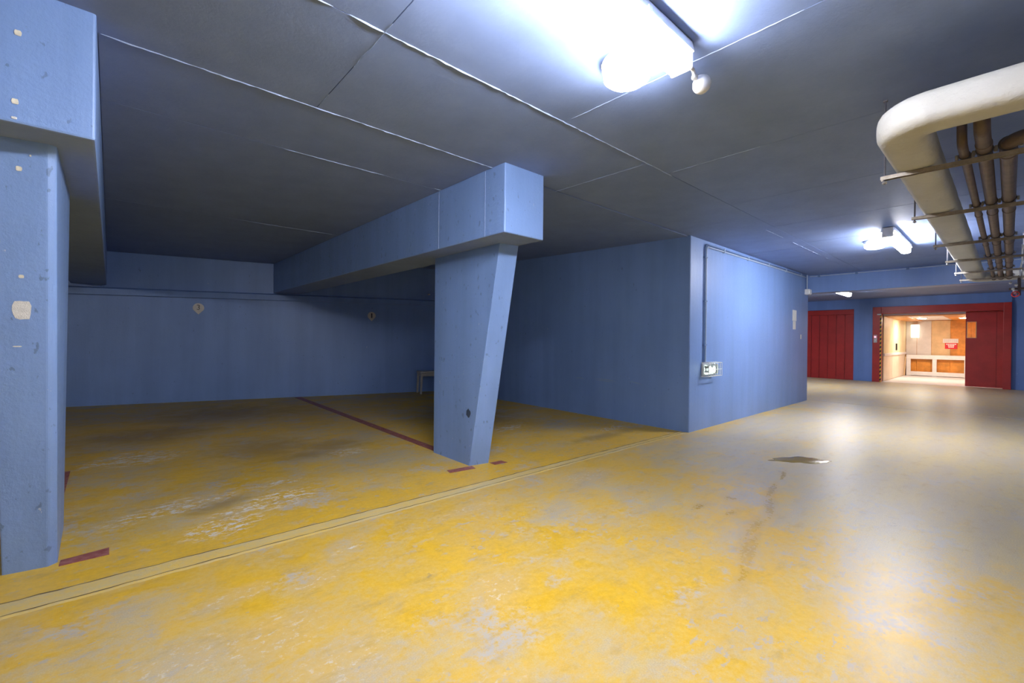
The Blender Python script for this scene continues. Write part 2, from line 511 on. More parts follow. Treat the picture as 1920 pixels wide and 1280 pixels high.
def crack(k, base, amp):
    bm = nb(); prev = None
    for q in sp:
        yy = q[k]; wd = random.uniform(.0015, .0045) * amp
        r = (bm.verts.new((q[0], yy - wd + base, .0062)), bm.verts.new((q[0], yy + wd + base, .0066)))
        if prev: bm.faces.new((prev[0], r[0], r[1], prev[1]))
        prev = r
    obj('strip_crack', bm, 'crack', floor)['label'] = 'thin dirty crack along the screed strip'
o = obj('gutter_strip', bm, 'strip', floor); o['label'] = 'pale raised screed strip between lane and bays'
crack(1, 0.0, 0.9); crack(2, 0.002, 1.5)

# red paint lines: bay divider, T marks at both columns
def flat(name, quad, label=None):
    bm = nb()
    bot = [(x, y, bay_z(y) + 0.0002) for x, y in quad]; top = [(x, y, bay_z(y) + 0.0030) for x, y in quad]
    hexa(bm, bot, top)
    o = obj(name, bm, 'line_red', floor)
    if label: o['label'] = label
flat('painted_line', [(2.565, 4.06), (2.665, 4.06), (2.75, 9.18), (2.64, 9.2)], 'red bay divider line')
flat('painted_line', [(2.265, 3.335), (2.525, 3.300), (2.545, 3.385), (2.285, 3.415)], 'short red mark left of the column foot')
flat('painted_line', [(2.742, 3.280), (2.89, 3.265), (2.88, 3.350), (2.742, 3.362)], 'short red mark right of the column foot')
flat('painted_line', [(-0.195, 3.285), (0.0, 3.287), (0.0, 3.392), (-0.192, 3.362)], 'red mark at the near column foot')
flat('painted_line', [(-0.36, 3.96), (-0.25, 3.96), (-0.255, 5.45), (-0.36, 5.45)], 'red bay divider line behind the near column')

# ---- ceiling: slab plus formwork panels
bm = nb()
box(bm, -9.2, XF + 0.3, -3.4, 2.85, 2.601, 2.95)
box(bm, -9.2, 2.735, 2.85, 12.6, 2.601, 2.95)
hexa(bm, [(2.735, 2.85, 2.592), (XB0 + .02, 2.85, 2.585), (XB0 + .02, 9.2, 2.765), (2.735, 9.2, 2.765)], [(2.735, 2.85, 2.95), (XB0 + .02, 2.85, 2.95), (XB0 + .02, 9.2, 2.95), (2.735, 9.2, 2.95)])
box(bm, XB0 + .02, XF + 0.3, 2.85, 12.6, 2.601, 2.95)
ceiling = struct(obj('ceiling', bm, 'ceil'), 'grey-blue painted concrete ceiling with board joints', 'ceiling')

GAP = 0.0022
panel_cache = {}
def panel(x0, x1, y0, y1, z=H):
    k = (round(x1 - x0, 3), round(y1 - y0, 3))
    if k not in panel_cache:
        bm = bx(GAP, x1 - x0 - GAP, GAP, y1 - y0 - GAP, 0, 0.012)
        o = obj('ceiling_panel', bm, 'ceil', ceiling)
        panel_cache[k] = o.data
    else:
        o = obj('ceiling_panel', panel_cache[k], None, ceiling)
    o.location = (x0, y0, z + random.uniform(0, 0.0012))
def row(y0, y1, xb):
    for a, b in zip(xb, xb[1:]): panel(a, b, y0, y1)
row(-3.2, -0.55, [-9.0, -5.25, -2.75, -0.33, 2.15, 4.68, 7.2, 9.7, XB1])
row(-0.55, 1.91, [-9.0, -5.25, -4.05, -2.8, -1.58, -0.33, 0.92, 2.15, 3.43, 4.68, 5.93, 7.18, 8.43, 9.68, XB1])
row(1.91, 2.81, [-9.0, -5.6, -3.4, -1.25, 0.92, 3.10, 5.3, 7.5, 9.7, XB1])
row(2.81, 3.58, [-0.05, 2.295])
row(3.58, 6.10, [-0.05, 2.295])
row(6.10, 9.20, [-0.05, 2.295])

# burrs of paint and grout along the joints
def ridge(x0, y0, x1, y1, h=0.007, wd=0.006, keep=0.85):
    h *= 0.6; wd *= 0.6
    bm = nb()
    L = math.hypot(x1 - x0, y1 - y0); n = max(4, int(L / 0.035))
    ux, uy = (x1 - x0) / L, (y1 - y0) / L
    i = 0
    while i < n:
        run = random.randint(2, 14)
        if random.random() < keep:
            prev = None
            for k in range(run + 1):
                s = min(1.0, (i + k) / n) * L
                hh = 0.001 if k in (0, run) else h * random.uniform(0.45, 1.15)
                ww = wd * random.uniform(0.6, 1.2); off = random.uniform(-.002, .002)
                px, py = x0 + ux * s - uy * off, y0 + uy * s + ux * off
                r = [bm.verts.new((px + uy * ww, py - ux * ww, H + .001)), bm.verts.new((px, py, H - hh)), bm.verts.new((px - uy * ww, py + ux * ww, H + .001))]
                if prev:
                    for q in range(2): bm.faces.new((prev[q], prev[q + 1], r[q + 1], r[q]))
                prev = r
        i += run
    o = obj('joint_ridge', bm, 'ceil_ridge', ceiling)
    o['label'] = 'rough paint ridge along a ceiling joint'
ridge(-1.0, 1.91, 3.5, 1.91, 0.009, 0.007)
ridge(-0.04, 2.81, 2.29, 2.81, 0.008, 0.006, 0.95)
ridge(-0.04, 3.60, 2.29, 3.56, 0.006, 0.006, 0.6)
ridge(1.25, 6.12, 2.2, 6.08, 0.006, 0.008, 0.8)
ridge(0.92, 1.55, 0.92, 2.75, 0.006, 0.005, 0.7)
ridge(2.15, 0.2, 2.15, 1.85, 0.005, 0.005, 0.6)
ridge(3.12, 1.95, 3.09, 2.85, 0.005, 0.005, 0.8)
ridge(3.43, 1.2, 3.43, 1.86, 0.006, 0.005, 0.9)
ridge(5.4, 2.03, 9.6, 2.02, 0.006, 0.007, 0.6)

# ---- walls
bm = nb()
hexa(bm, [(-9.2, back_y(-9.2), 0), (XB0 + .3, back_y(XB0 + .3), 0), (XB0 + .3, back_y(XB0 + .3) + .25, 0), (-9.2, back_y(-9.2) + .25, 0)],
         [(-9.2, back_y(-9.2), 2.95), (XB0 + .3, back_y(XB0 + .3), 2.95), (XB0 + .3, back_y(XB0 + .3) + .25, 2.95), (-9.2, back_y(-9.2) + .25, 2.95)])
struct(obj('wall_back', bm, 'blue'), 'blue painted wall at the back of the parking bays', 'wall')
bm = bx(XB0, XB1, YB, 9.0, -0.05, 2.80)
struct(obj('wall_block', bm, 'blue', bevel=0.012), 'blue concrete block jutting forward beside the second bay', 'wall')
struct(obj('wall_right', bx(-9.2, XF + .3, -3.5, -3.2, 0, 2.6), 'blue'), 'blue painted wall on the right of the lane', 'wall')
struct(obj('wall_left', bx(-9.4, -9.0, -3.4, 12.6, 0, 2.6), 'blue'), 'blue painted end wall of the lane', 'wall')
struct(obj('wall_side', bx(XB1, XF, 8.0, 8.3, 0, 2.6), 'blue'), 'blue painted side wall beyond the block', 'wall')
# far wall with two openings (left garage door, wide lift door)
Y1a, Y1b = 4.80, 3.355           # left red door
Y2a, Y2b = 2.875, -0.035         # lift portal
ZD = 2.325
bm = nb()
box(bm, XF, XF + .25, Y1a, 8.3, 0, 2.6)
box(bm, XF, XF + .25, Y2a, Y1b, 0, 2.6)
box(bm, XF, XF + .25, Y1b, Y1a, 2.29, 2.6)
box(bm, XF, XF + .25, Y2b, Y2a, ZD, 2.6)
box(bm, XF, XF + .25, -3.4, Y2b - .10, 0, 2.6)
box(bm, XF + 0.06, XF + .25, Y2b - .10, Y2b, 0, 2.6)
struct(obj('wall_far', bm, 'blue_far'), 'blue far wall holding two red doors', 'wall')
# downstand beam across the lane
struct(obj('trim_1', bx(XB1, XB1 + 0.35, -3.2, 2.85, 2.228, 2.60), 'blue', bevel=0.008), 'blue downstand beam across the lane before the red doors', 'beam')

# ---- beams over the bay dividers
def beam(name, x0, x1, y0, label):
    bot = [(x0, y0, 2.045), (x1, y0, 2.045), (x1, back_y(x1), 2.045), (x0, back_y(x0), 2.045)]
    top = [(x, y, 2.60) for x, y, z in bot]
    o = obj(name, hexa(nb(), bot, top), 'blue_beam', bevel=0.010, seg=2)
    o.data.materials.append(M['ceil'])                # undersides get the ceiling material, greyer than the flanks
    for p in o.data.polygons:
        if p.normal.z < -0.9: p.material_index = 1
    return struct(o, label, 'beam')
beam_near = beam('concrete_beam', -0.485, -0.052, 2.655, 'blue concrete beam above the near column')
beam_far = beam('concrete_beam', 2.295, 2.733, 2.655, 'blue concrete beam above the tapered column in the middle')
# form joints on the flank of the middle beam
for y, wd in ((3.60, .006), (2.90, .004)):
    o = obj('form_joint', bx(2.2925, 2.2955, y, y + wd, 2.05, 2.588), 'ceil_ridge', beam_far)

# ---- tapered columns
def quad_column(name, bot, top, label):
    o = obj(name, hexa(nb(), bot, top), 'blue_beam', bevel=0.006, seg=2)
    return struct(o, label, 'column')
zb = -0.01
col_far = quad_column('tapered_column', [(2.532, 3.410, zb), (2.738, 3.372, zb), (2.738, 4.04, zb), (2.532, 4.04, zb)],
                      [(2.532, 2.985, 2.05), (2.733, 2.965, 2.05), (2.733, 4.04, 2.05), (2.532, 4.04, 2.05)],
                      'blue column with slanted front under the middle beam')
col_near = quad_column('tapered_column', [(-0.398, 3.345, zb), (-0.236, 3.322, zb), (-0.203, 3.352, zb), (-0.213, 3.95, zb), (-0.398, 3.95, zb)],
                       [(-0.398, 2.88, 2.05), (-0.2095, 2.845, 2.05), (-0.182, 2.860, 2.05), (-0.186, 3.80, 2.05), (-0.398, 3.80, 2.05)],
                       'blue column with chamfered edge at the left edge of the picture')

# patches, plugs and scars on the columns
def on_near_front(x, z):           # y of the slanted front face of the near column
    s = z / 2.05
    ya = 3.345 + (2.88 - 3.345) * s; yb = 3.322 + (2.845 - 3.322) * s
    xb = -0.236 + (-0.2095 + 0.236) * s
    return ya + (yb - ya) * (x + 0.398) / (xb + 0.398)
def patch(name, parent, x, z, wd, ht, mat, yfun, seed=0, depth=0.003, label=None, n=14):
    rnd = random.Random(seed); bm = nb()
    ring = []
    for k in range(n):
        a = 2 * math.pi * k / n
        ca, sa = math.cos(a), math.sin(a)
        q = 1 / max(abs(ca), abs(sa)) ** 0.75 * rnd.uniform(0.92, 1.05)
        ring.append((x + ca * q * wd / 2, z + sa * q * ht / 2))
    f = [bm.verts.new((px, yfun(px, pz) - depth, pz)) for px, pz in ring]
    b = [bm.verts.new((px, yfun(px, pz) + 0.004, pz)) for px, pz in ring]
    bm.faces.new(f)
    for k in range(n): bm.faces.new((f[k], f[(k + 1) % n], b[(k + 1) % n], b[k]))
    o = obj(name, bm, mat, parent)
    if label: o['label'] = label
    return o
patch('plaster_patch', col_near, -0.303, 1.315, 0.062, 0.085, 'white_plaster', on_near_front, 1, label='square white plaster patch')
patch('wall_plug', col_near, -0.300, 1.925, 0.019, 0.020, 'cream', on_near_front, 2)
patch('wall_plug', col_near, -0.302, 1.466, 0.018, 0.015, 'cream', on_near_front, 3)
patch('paint_nick', col_near, -0.32, 1.148, 0.030, 0.006, 'white_plaster', on_near_front, 4)
patch('paint_nick', col_near, -0.264, 1.985, 0.006, 0.007, 'white_plaster', on_near_front, 5)
fy = lambda x, z: 2.655
patch('wall_plug', beam_near, -0.280, 2.405, 0.020, 0.022, 'cream', fy, 6)
patch('wall_plug', beam_near, -0.287, 2.130, 0.020, 0.022, 'cream', fy, 7)
patch('wall_plug', beam_near, -0.289, 2.064, 0.016, 0.010, 'white_plaster', fy, 8)
# scuff on the flank of the middle column
bm = nb()
rnd = random.Random(3)
pts = []
for k in range(12):
    a = 2 * math.pi * k / 12
    pts.append((3.43 + 0.034 * math.cos(a) * rnd.uniform(.8, 1.2), 0.50 + 0.040 * math.sin(a) * rnd.uniform(.8, 1.2)))
bm.faces.new([bm.verts.new((2.5308, y, z)) for y, z in pts])
M['scuff'] = simple('dark_scuff', (0.045, 0.07, 0.13), 0.6)
obj('scuff_mark', bm, 'scuff', col_far)['label'] = 'dark scuff mark'

# ---- trunking along the back wall, right under the beams
def along_back(x0, x1, z0, z1, d):
    return hexa(nb(), [(x0, back_y(x0) - d, z0), (x1, back_y(x1) - d, z0), (x1, back_y(x1), z0), (x0, back_y(x0), z0)],
                      [(x0, back_y(x0) - d, z1), (x1, back_y(x1) - d, z1), (x1, back_y(x1), z1), (x0, back_y(x0), z1)])
o = obj('wall_trunking', hexa(nb(),
        [(-9.0, back_y(-9.0) - .075, 1.765), (5.66, back_y(5.66) - .075, 1.945), (5.66, back_y(5.66), 1.945), (-9.0, back_y(-9.0), 1.78)],
        [(-9.0, back_y(-9.0) - .07, 1.885), (5.66, back_y(5.66) - .07, 2.045), (5.66, back_y(5.66), 2.065), (-9.0, back_y(-9.0), 1.915)]), 'blue', bevel=0.006)
tag(o, 'blue painted trunking along the top of the back wall', 'trunking')

# ================================================================== FAR DOORS AND LIFT
# door_1: plank door
d1 = struct(bpy.data.objects.new('door_1', None), 'closed red plank garage door left of the blue pier', 'door'); COL.objects.link(d1)
obj('backing', bx(XF + .075, XF + .10, Y1b, Y1a, 0.0, 2.29), 'red_dark', d1)
obj('head_rail', bx(XF + .03, XF + .075, Y1b, Y1a, 2.13, 2.285), 'red', d1, bevel=0.004)
pw = 0.235
y = Y1b + 0.012
while y < Y1a - 0.05:
    obj('plank', bx(XF + .045, XF + .075, y, min(y + pw - 0.012, Y1a - .005), 0.012, 2.125), 'red', d1, bevel=0.004)
    y += pw
# door_2: lift portal
d2 = struct(bpy.data.objects.new('door_2', None), 'wide red lift portal with its sliding door half open', 'door'); COL.objects.link(d2)
obj('jamb', bx(XF - .04, XF + .20, 2.665, Y2a, 0.0, ZD), 'red', d2, bevel=0.006)
obj('jamb', bx(XF - .04, XF + .20, Y2b, 0.115, 0.0, ZD), 'red', d2, bevel=0.006)
obj('lintel', bx(XF - .045, XF + .20, 0.115, 2.665, 2.115, ZD), 'red', d2, bevel=0.006)
# sliding leaf with a glazed vision slot
bm = nb()
lx0, lx1, la, lb = XF + .205, XF + .245, 0.05, 0.835
wz0, wz1, wa, wb = 1.385, 1.815, 0.635, 0.80
box(bm, lx0, lx1, la, lb, 0.012, wz0); box(bm, lx0, lx1, la, lb, wz1, 2.11)
box(bm, lx0, lx1, la, wa, wz0, wz1); box(bm, lx0, lx1, wb, lb, wz0, wz1)
leaf = obj('sliding_leaf', bm, 'red', d2)
obj('leaf_rib', bx(lx0 - .006, lx0, 0.235, 0.245, 0.02, 2.10), 'red_dark', leaf)
obj('glass_pane', bx(lx0 + .02, lx0 + .028, wa, wb, wz0, wz1), 'pane', leaf)
bm = nb()
box(bm, lx0 - .008, lx0, wa - .015, wb + .015, wz0 - .015, wz0); box(bm, lx0 - .008, lx0, wa - .015, wb + .015, wz1, wz1 + .015)
box(bm, lx0 - .008, lx0, wa - .015, wa, wz0, wz1); box(bm, lx0 - .008, lx0, wb, wb + .015, wz0, wz1)
obj('glazing_bead', bm, 'tan_wood', leaf)
obj('hazard_strip', bx(XF - .052, XF - .04, 2.655, 2.690, 0.01, 2.10), 'hazard', d2)['label'] = 'black and yellow hazard strip'
obj('sensor_housing', bx(XF - .085, XF - .045, 2.66, 2.76, 2.075, 2.11), 'white_plastic', d2, bevel=0.004)
# call plate beside the portal
cp = thing('call_plate', 'grey lift call plate with red light on the red jamb', 'call button', (XF - .04, 2.80, 1.34))
obj('plate', bx(-.012, 0, -.045, .045, -.12, .12), 'grey_plastic', cp, bevel=0.006)
obj('button', lathe(nb(), [(.022, 0), (.022, -.006), (.016, -.009)], (-.012, 0.005, .055), 16, 'x'), 'led_red', cp)
obj('button', lathe(nb(), [(.018, 0), (.018, -.006), (.012, -.009)], (-.012, 0.0, -.055), 16, 'x'), 'white_plastic', cp)

# lift cabin behind the portal
CX0, CX1, CYa, CYb, CZ = XF + .25, 22.5, 2.64, -0.05, 2.06
cfl = struct(obj('floor_cabin', bx(XF + .07, CX1 + .1, CYb - .1, CYa + .1, -0.12, 0.004), 'cabin_floor'), 'pale metal floor of the lift cabin', 'floor')
ccl = struct(obj('ceiling_cabin', bx(CX0, CX1 + .1, CYb - .1, CYa + .1, CZ + .005, CZ + .12), 'cabin_ceil'), 'pale ceiling of the lift cabin', 'ceiling')
obj('edge_panel', bx(CX0, CX1, 2.18, CYa, CZ - .02, CZ + .006), 'wood', ccl)['label'] = 'orange timber strip at the ceiling edge'
obj('edge_panel', bx(CX0, CX1, CYb, 1.35, CZ - .02, CZ + .006), 'wood', ccl)
obj('front_panel', bx(CX0, CX0 + .5, 1.35, 2.18, CZ - .02, CZ + .006), 'wood', ccl)
wl = struct(obj('wall_cabin_left', bx(CX0, CX1, CYa + .02, CYa + .10, 0, CZ), 'yellow_wall'), 'pale yellow side wall inside the lift cabin', 'wall')
for a, b in ((CX0 + .01, 19.55), (19.57, 21.0), (21.02, CX1 - .02)):
    obj('side_panel', bx(a, b, CYa, CYa + .02, 0.88, CZ - .02), 'yellow_wall', wl)
    obj('kick_panel', bx(a, b, CYa, CYa + .02, 0.02, 0.80), 'cabin_lower', wl)
obj('hand_rail', bx(CX0, CX1, CYa - .03, CYa + .02, 0.80, 0.88), 'white_frame', wl, bevel=0.008)
obj('door_handle', bx(20.25, 20.32, CYa - .04, CYa, 0.96, 1.20), 'black', wl, bevel=0.01)['label'] = 'black pull handle'
struct(obj('wall_cabin_right', bx(CX0, CX1, CYb - .1, CYb - .02, 0, CZ), 'wood'), 'orange timber side wall inside the lift cabin', 'wall')
wb_ = struct(obj('wall_cabin_back', bx(CX1 + .02, CX1 + .1, CYb - .1, CYa + .1, 0, CZ), 'wood'), 'panelled back wall of the lift cabin', 'wall')
for a, b, mt in ((2.63, 2.33, 'grey_wood'), (2.32, 1.93, 'grey_wood'), (1.92, 1.43, 'tan_wood'), (1.42, 0.90, 'wood'), (0.89, 0.42, 'wood'), (0.41, -0.04, 'wood')):
    obj('wall_panel', bx(CX1, CX1 + .02, b, a, 0.78, CZ - .02), mt, wb_)
    obj('wall_panel', bx(CX1, CX1 + .02, b, a, 0.02, 0.775), 'wood', wb_)
# white bumper frame in front of the back wall
bf = thing('bumper_frame', 'white bumper frame with two openings along the back of the lift cabin', 'frame', (CX1 - .12, 1.3, 0))
for a, b in ((2.60, 2.475), (1.88, 1.765), (1.06, 0.94), (0.2, 0.08)):
    obj('post', bx(-.05, .05, b - 1.3, a - 1.3, 0.005, 0.63), 'white_frame', bf, bevel=0.008)
obj('top_rail', bx(-.06, .06, 0.08 - 1.3, 2.60 - 1.3, 0.63, 0.78), 'white_frame', bf, bevel=0.01)
obj('bottom_rail', bx(-.055, .055, 0.08 - 1.3, 2.60 - 1.3, 0.02, 0.165), 'white_frame', bf, bevel=0.01)
# leaning board at its left end
lb_ = obj('leaning_board', hexa(nb(), [(22.02, 2.60, 0.006), (22.06, 2.60, 0.006), (22.06, 2.63, 0.006), (22.02, 2.63, 0.006)],
         [(22.30, 2.60, 0.70), (22.34, 2.60, 0.70), (22.34, 2.63, 0.70), (22.30, 2.63, 0.70)]), 'tan_wood')
tag(lb_, 'narrow wooden board leaning left of the white bumper frame', 'board')
# signs on the back wall
rs = thing('red_sign', 'red sign with white lettering on the lift back wall', 'sign', (CX1, 1.405, 1.125))
obj('plate', bx(-.012, 0, -.16, .16, -.105, .105), 'red_sign', rs, bevel=0.003)
for zz, hw, n in ((.062, .135, 6), (.012, .085, 4), (-.040, .075, 3)):
    bm = nb()
    stp = 2 * hw / n
    for k in range(n): box(bm, -.0145, -.012, -hw + k * stp + .004, -hw + (k + 1) * stp - .004, zz - .017, zz + .017)
    o = obj('text_line', bm, 'sign_ink', rs)
ws = thing('white_sign', 'white notice plate above the red sign in the lift', 'sign', (CX1, 1.42, 1.31))
obj('plate', bx(-.012, 0, -.20, .20, -.075, .075), 'white_sign', ws, bevel=0.003)
for zz in (.03, -.02):
    bm = nb()
    for k in range(7): box(bm, -.0135, -.012, -.17 + k * .05, -.17 + k * .05 + .038, zz - .008, zz + .008)
    obj('text_line', bm, 'grey_plastic', ws)
# lantern and downlights
ln = thing('wall_lantern', 'glowing cream wall lantern in the corner of the lift', 'lamp', (CX1 - .07, 2.37, 1.67))
obj('shade', lathe(nb(), [(.05, -.25), (.105, -.25), (.115, -.24), (.125, .22), (.11, .24), (.05, .24)], (0, 0, 0), 24), 'cabin_lantern', ln, smooth=True)
obj('cap', lathe(nb(), [(.03, .24), (.10, .24), (.08, .27), (.03, .28)], (0, 0, 0), 20), 'white_plastic', ln, smooth=True)
obj('bracket', bx(.03, .07, -.03, .03, -.05, .05), 'grey_plastic', ln)
dl = thing('cabin_downlight', 'round downlight in the lift ceiling near the yellow wall', 'lamp', (20.3, 1.98, CZ + .005), group='lift downlights')
obj('rim', lathe(nb(), [(.13, 0), (.15, 0), (.15, -.012), (.13, -.02)], seg=24), 'white_plastic', dl, smooth=True)
obj('lens', lathe(nb(), [(.13, -.002), (.13, -.018), (.09, -.028), (.02, -.031)], seg=24), 'cabin_lamp', dl, smooth=True)
dup(dl, (20.0, 0.95, CZ - .02), 'round downlight in the lift ceiling near the sliding door', 'lift downlights')

# ================================================================== LAMPS IN THE LANE
GRP = 'fluorescent battens along the lane'
fl = thing('fluorescent_lamp', 'lit fluorescent batten on the ceiling nearest the camera, cut by the top edge', 'lamp', (1.31, 1.052, H), group=GRP)
LH = 0.69
bm = nb(); hexa(bm, [(-LH, -.072, -.056), (LH, -.072, -.056), (LH, .072, -.056), (-LH, .072, -.056)], [(-LH, -.060, 0), (LH, -.060, 0), (LH, .060, 0), (-LH, .060, 0)])
obj('housing', bm, 'white_plastic', fl, bevel=0.008)
bm = nb()
prof = [(-.048, -.055), (-.050, -.075), (-.049, -.105), (-.040, -.124), (-.020, -.132), (.020, -.132), (.040, -.124), (.049, -.105), (.050, -.075), (.048, -.055)]
ra = [bm.verts.new((-LH + .02, yy, zz)) for yy, zz in prof]; rb = [bm.verts.new((LH - .02, yy, zz)) for yy, zz in prof]
for k in range(len(prof)):
    q = (k + 1) % len(prof); bm.faces.new((ra[k], ra[q], rb[q], rb[k]))
bm.faces.new(ra); bm.faces.new(rb)
obj('diffuser', bm, 'tube', fl, smooth=True)
for s in (-1, 1):
    obj('end_cap', bx(min(s * LH, s * (LH + .018)), max(s * LH, s * (LH + .018)), -.055, .055, -.122, -.004), 'white_plastic', fl, bevel=0.012)
for xx in (-.42, .30):
    for s in (-1, 1):
        obj('clip', bx(xx - .012, xx + .012, s * .074 - .003, s * .074 + .003, -.066, -.040), 'white_plastic', fl)
dup(fl, (7.60, 0.985, H), 'lit fluorescent batten on the ceiling halfway along the lane, left of the pipes', GRP)
dup(fl, (14.35, 2.95, 2.601), 'lit fluorescent batten beyond the downstand beam, above the red doors', GRP)
dup(fl, (-4.9, 1.052, H), 'added fluorescent batten behind the camera, unseen, lighting the left side', GRP)  # unseen batten, added at the row's spacing for light on the left

GR2 = 'round bulkhead lamps beside the battens'
rl = thing('round_ceiling_lamp', 'round white bulkhead lamp beside the nearest batten', 'lamp', (1.905, 1.285, H), group=GR2)
obj('base', lathe(nb(), [(.118, 0), (.122, -.005), (.122, -.038), (.116, -.044)], seg=40), 'white_plastic', rl, smooth=True)
obj('dome', lathe(nb(), [(.112, -.042), (.116, -.052), (.112, -.085), (.090, -.103), (.050, -.111), (.01, -.113)], seg=40), 'round', rl, smooth=True)
for k in range(3):
    a = 2 * math.pi * k / 3 + .5
    obj('clip', bx(.118 * math.cos(a) - .01, .118 * math.cos(a) + .01, .118 * math.sin(a) - .01, .118 * math.sin(a) + .01, -.052, -.030), 'white_plastic', rl)
dup(rl, (7.72, 1.235, H), 'round white bulkhead lamp beside the second batten', GR2)

ms = thing('motion_sensor', 'white egg-shaped motion sensor on a short arm at the end of the batten', 'sensor', (2.06, 1.052, H))
obj('arm', tb(bend((0, 0, -.055), (.075, 0, -.055), (.075, 0, -.085), .02, 5), .009, seg=10), 'white_plastic', ms, smooth=True)
obj('knuckle', lathe(nb(), [(.008, -.012), (.014, -.008), (.016, 0), (.014, .008), (.008, .012)], (.082, 0, -.085), 16), 'grey_plastic', ms, smooth=True)
bm = nb(); lathe(bm, [(.004, -.052), (.022, -.045), (.038, -.022), (.044, 0), (.042, .020), (.030, .036), (.010, .042)], (0, 0, 0), 24)
bmesh.ops.rotate(bm, verts=bm.verts, cent=(0, 0, 0), matrix=Matrix.Rotation(math.radians(35), 3, 'Y'))
bmesh.ops.translate(bm, verts=bm.verts, vec=(.135, -.01, -.105))
obj('head', bm, 'white_plastic', ms, smooth=True)

# ================================================================== CEILING PIPES
PZ = 2.155                 # top of the support channels
# insulated pipe, U-shaped run hung on channels
R0 = 0.100
PC = PZ + R0 * 0.80 + .002
a = bend((2.725, -2.9, PC), (2.725, 0.355, PC), (6.0, 0.355, PC), 0.13, 10)
b = bend((7.0, 0.355, PC), (9.95, 0.355, PC), (9.95, -2.9, PC), 0.13, 10)
def dense(pts, step=0.12):
    out = [Vector(pts[0])]
    for p in pts[1:]:
        p = Vector(p); q = out[-1]; d = (p - q).length
        n = max(1, int(d / step))
        out += [q.lerp(p, k / n) for k in range(1, n + 1)]
    return out
pts = dense(a + b)
rnd = random.Random(11)
o = obj('insulated_pipe', tb(pts, [R0 * rnd.uniform(0.982, 1.006) for _ in pts], 36, sq=(0.80, 3.2)), 'lagging', smooth=True)
tag(o, 'thick white lagged pipe bending around the corner under the ceiling', 'pipe')

# support channels with threaded rods
SX = [3.30, 4.52, 5.95, 7.18, 8.42, 9.40]
GS = 'pipe support channels under the ceiling'
sup = thing('pipe_support', 'steel support channel carrying the pipes, nearest the camera', 'bracket', (SX[0], 0.0, PZ), group=GS)
bm = nb()
y0, y1 = -0.14, 0.505
for q in ((-.015, -.0125, -.021, 0), (.0125, .015, -.021, 0)): box(bm, q[0], q[1], y0, y1, q[2], q[3])
box(bm, -.0125, .0125, y0, y1, -.0025, 0)
obj('channel', bm, 'strut', sup)
for yy in (-.105, .488):
    obj('threaded_rod', tb([(0, yy, -.045), (0, yy, H - PZ)], .005, seg=8), 'rod', sup)
    obj('nut', lathe(nb(), [(.012, -.040), (.012, -.030)], (0, yy, 0), 6), 'steel', sup)
    obj('anchor_plate', bx(-.009, .009, yy - .009, yy + .009, H - PZ - .008, H - PZ), 'rod', sup)
names = ['second from the camera', 'third from the camera', 'fourth from the camera', 'fifth from the camera', 'farthest from the camera']
for x, nme in zip(SX[1:], names):
    dup(sup, (x, 0, PZ), 'steel support channel carrying the pipes, ' + nme, GS)

# brown pipes
def brown(label, y, r, xs0, elbow, group='brown pipes beside the lagged pipe'):
    z = PZ + r + .006
    t = thing('brown_pipe', label, 'pipe', (xs0, y, z), group=group)
    if elbow == 'side':
        p = bend((0, -2.6, 0), (0, 0, 0), (9.83 - xs0, 0, 0), .10, 8)
    else:
        zt_ = 2.315 - z + r                # rises behind the lagged pipe, then turns off to the right
        lo = bend((0, 0, zt_ - .06), (0, 0, 0), (9.83 - xs0, 0, 0), .06, 8)
        hi = bend((0, -2.6, zt_), (0, 0, zt_), (0, 0, zt_ - .06), .05, 8)
        p = hi[:-1] + lo
    obj('pipe_run', tb(p, r, 18), 'brown_pipe', t, smooth=True)
    obj('end_collar', lathe(nb(), [(r + .004, 0), (r + .006, .004), (r + .006, .03), (r + .004, .034)], (9.79 - xs0, 0, 0), 18, 'x'), 'brown_pipe', t, smooth=True)
    for k, x in enumerate(SX):
        cl = obj('pipe_clamp', lathe(nb(), [(r + .001, -.011), (r + .004, -.011), (r + .004, .011), (r + .001, .011)], (x - xs0, 0, 0), 18, 'x'), 'clamp', t, smooth=True)
        for s in (-1, 1): obj('clamp_bolt', lathe(nb(), [(.004, -.014), (.007, -.012), (.007, .012), (.004, .014)], (x - xs0, s * (r + .010), -r * .3), 8), 'steel', cl)
    for x in (xs0 + .25, 4.9, 6.4, 7.9):
        obj('coupling', lathe(nb(), [(r + .001, -.02), (r + .003, -.018), (r + .003, .018), (r + .001, .02)], (x - xs0, 0, 0), 18, 'x'), 'brown_pipe', t, smooth=True)
    return t
brown('thin brown pipe closest to the white lagged pipe', 0.165, 0.019, 3.09, 'up')
brown('middle brown pipe between the thin and the elbowed one', 0.094, 0.0285, 2.965, 'up')
brown('thick brown pipe with an elbow at its near end', 0.012, 0.0325, 3.22, 'side')
# pale cable running along on the right
o = obj('hanging_cable', tb([(3.34 + k * .44, -.085 + .006 * math.sin(k * 1.7), PZ + .0085) for k in range(15)], .007, 8), 'pale_conduit', smooth=True)
tag(o, 'thin pale cable lying on the channels right of the brown pipes', 'cable')

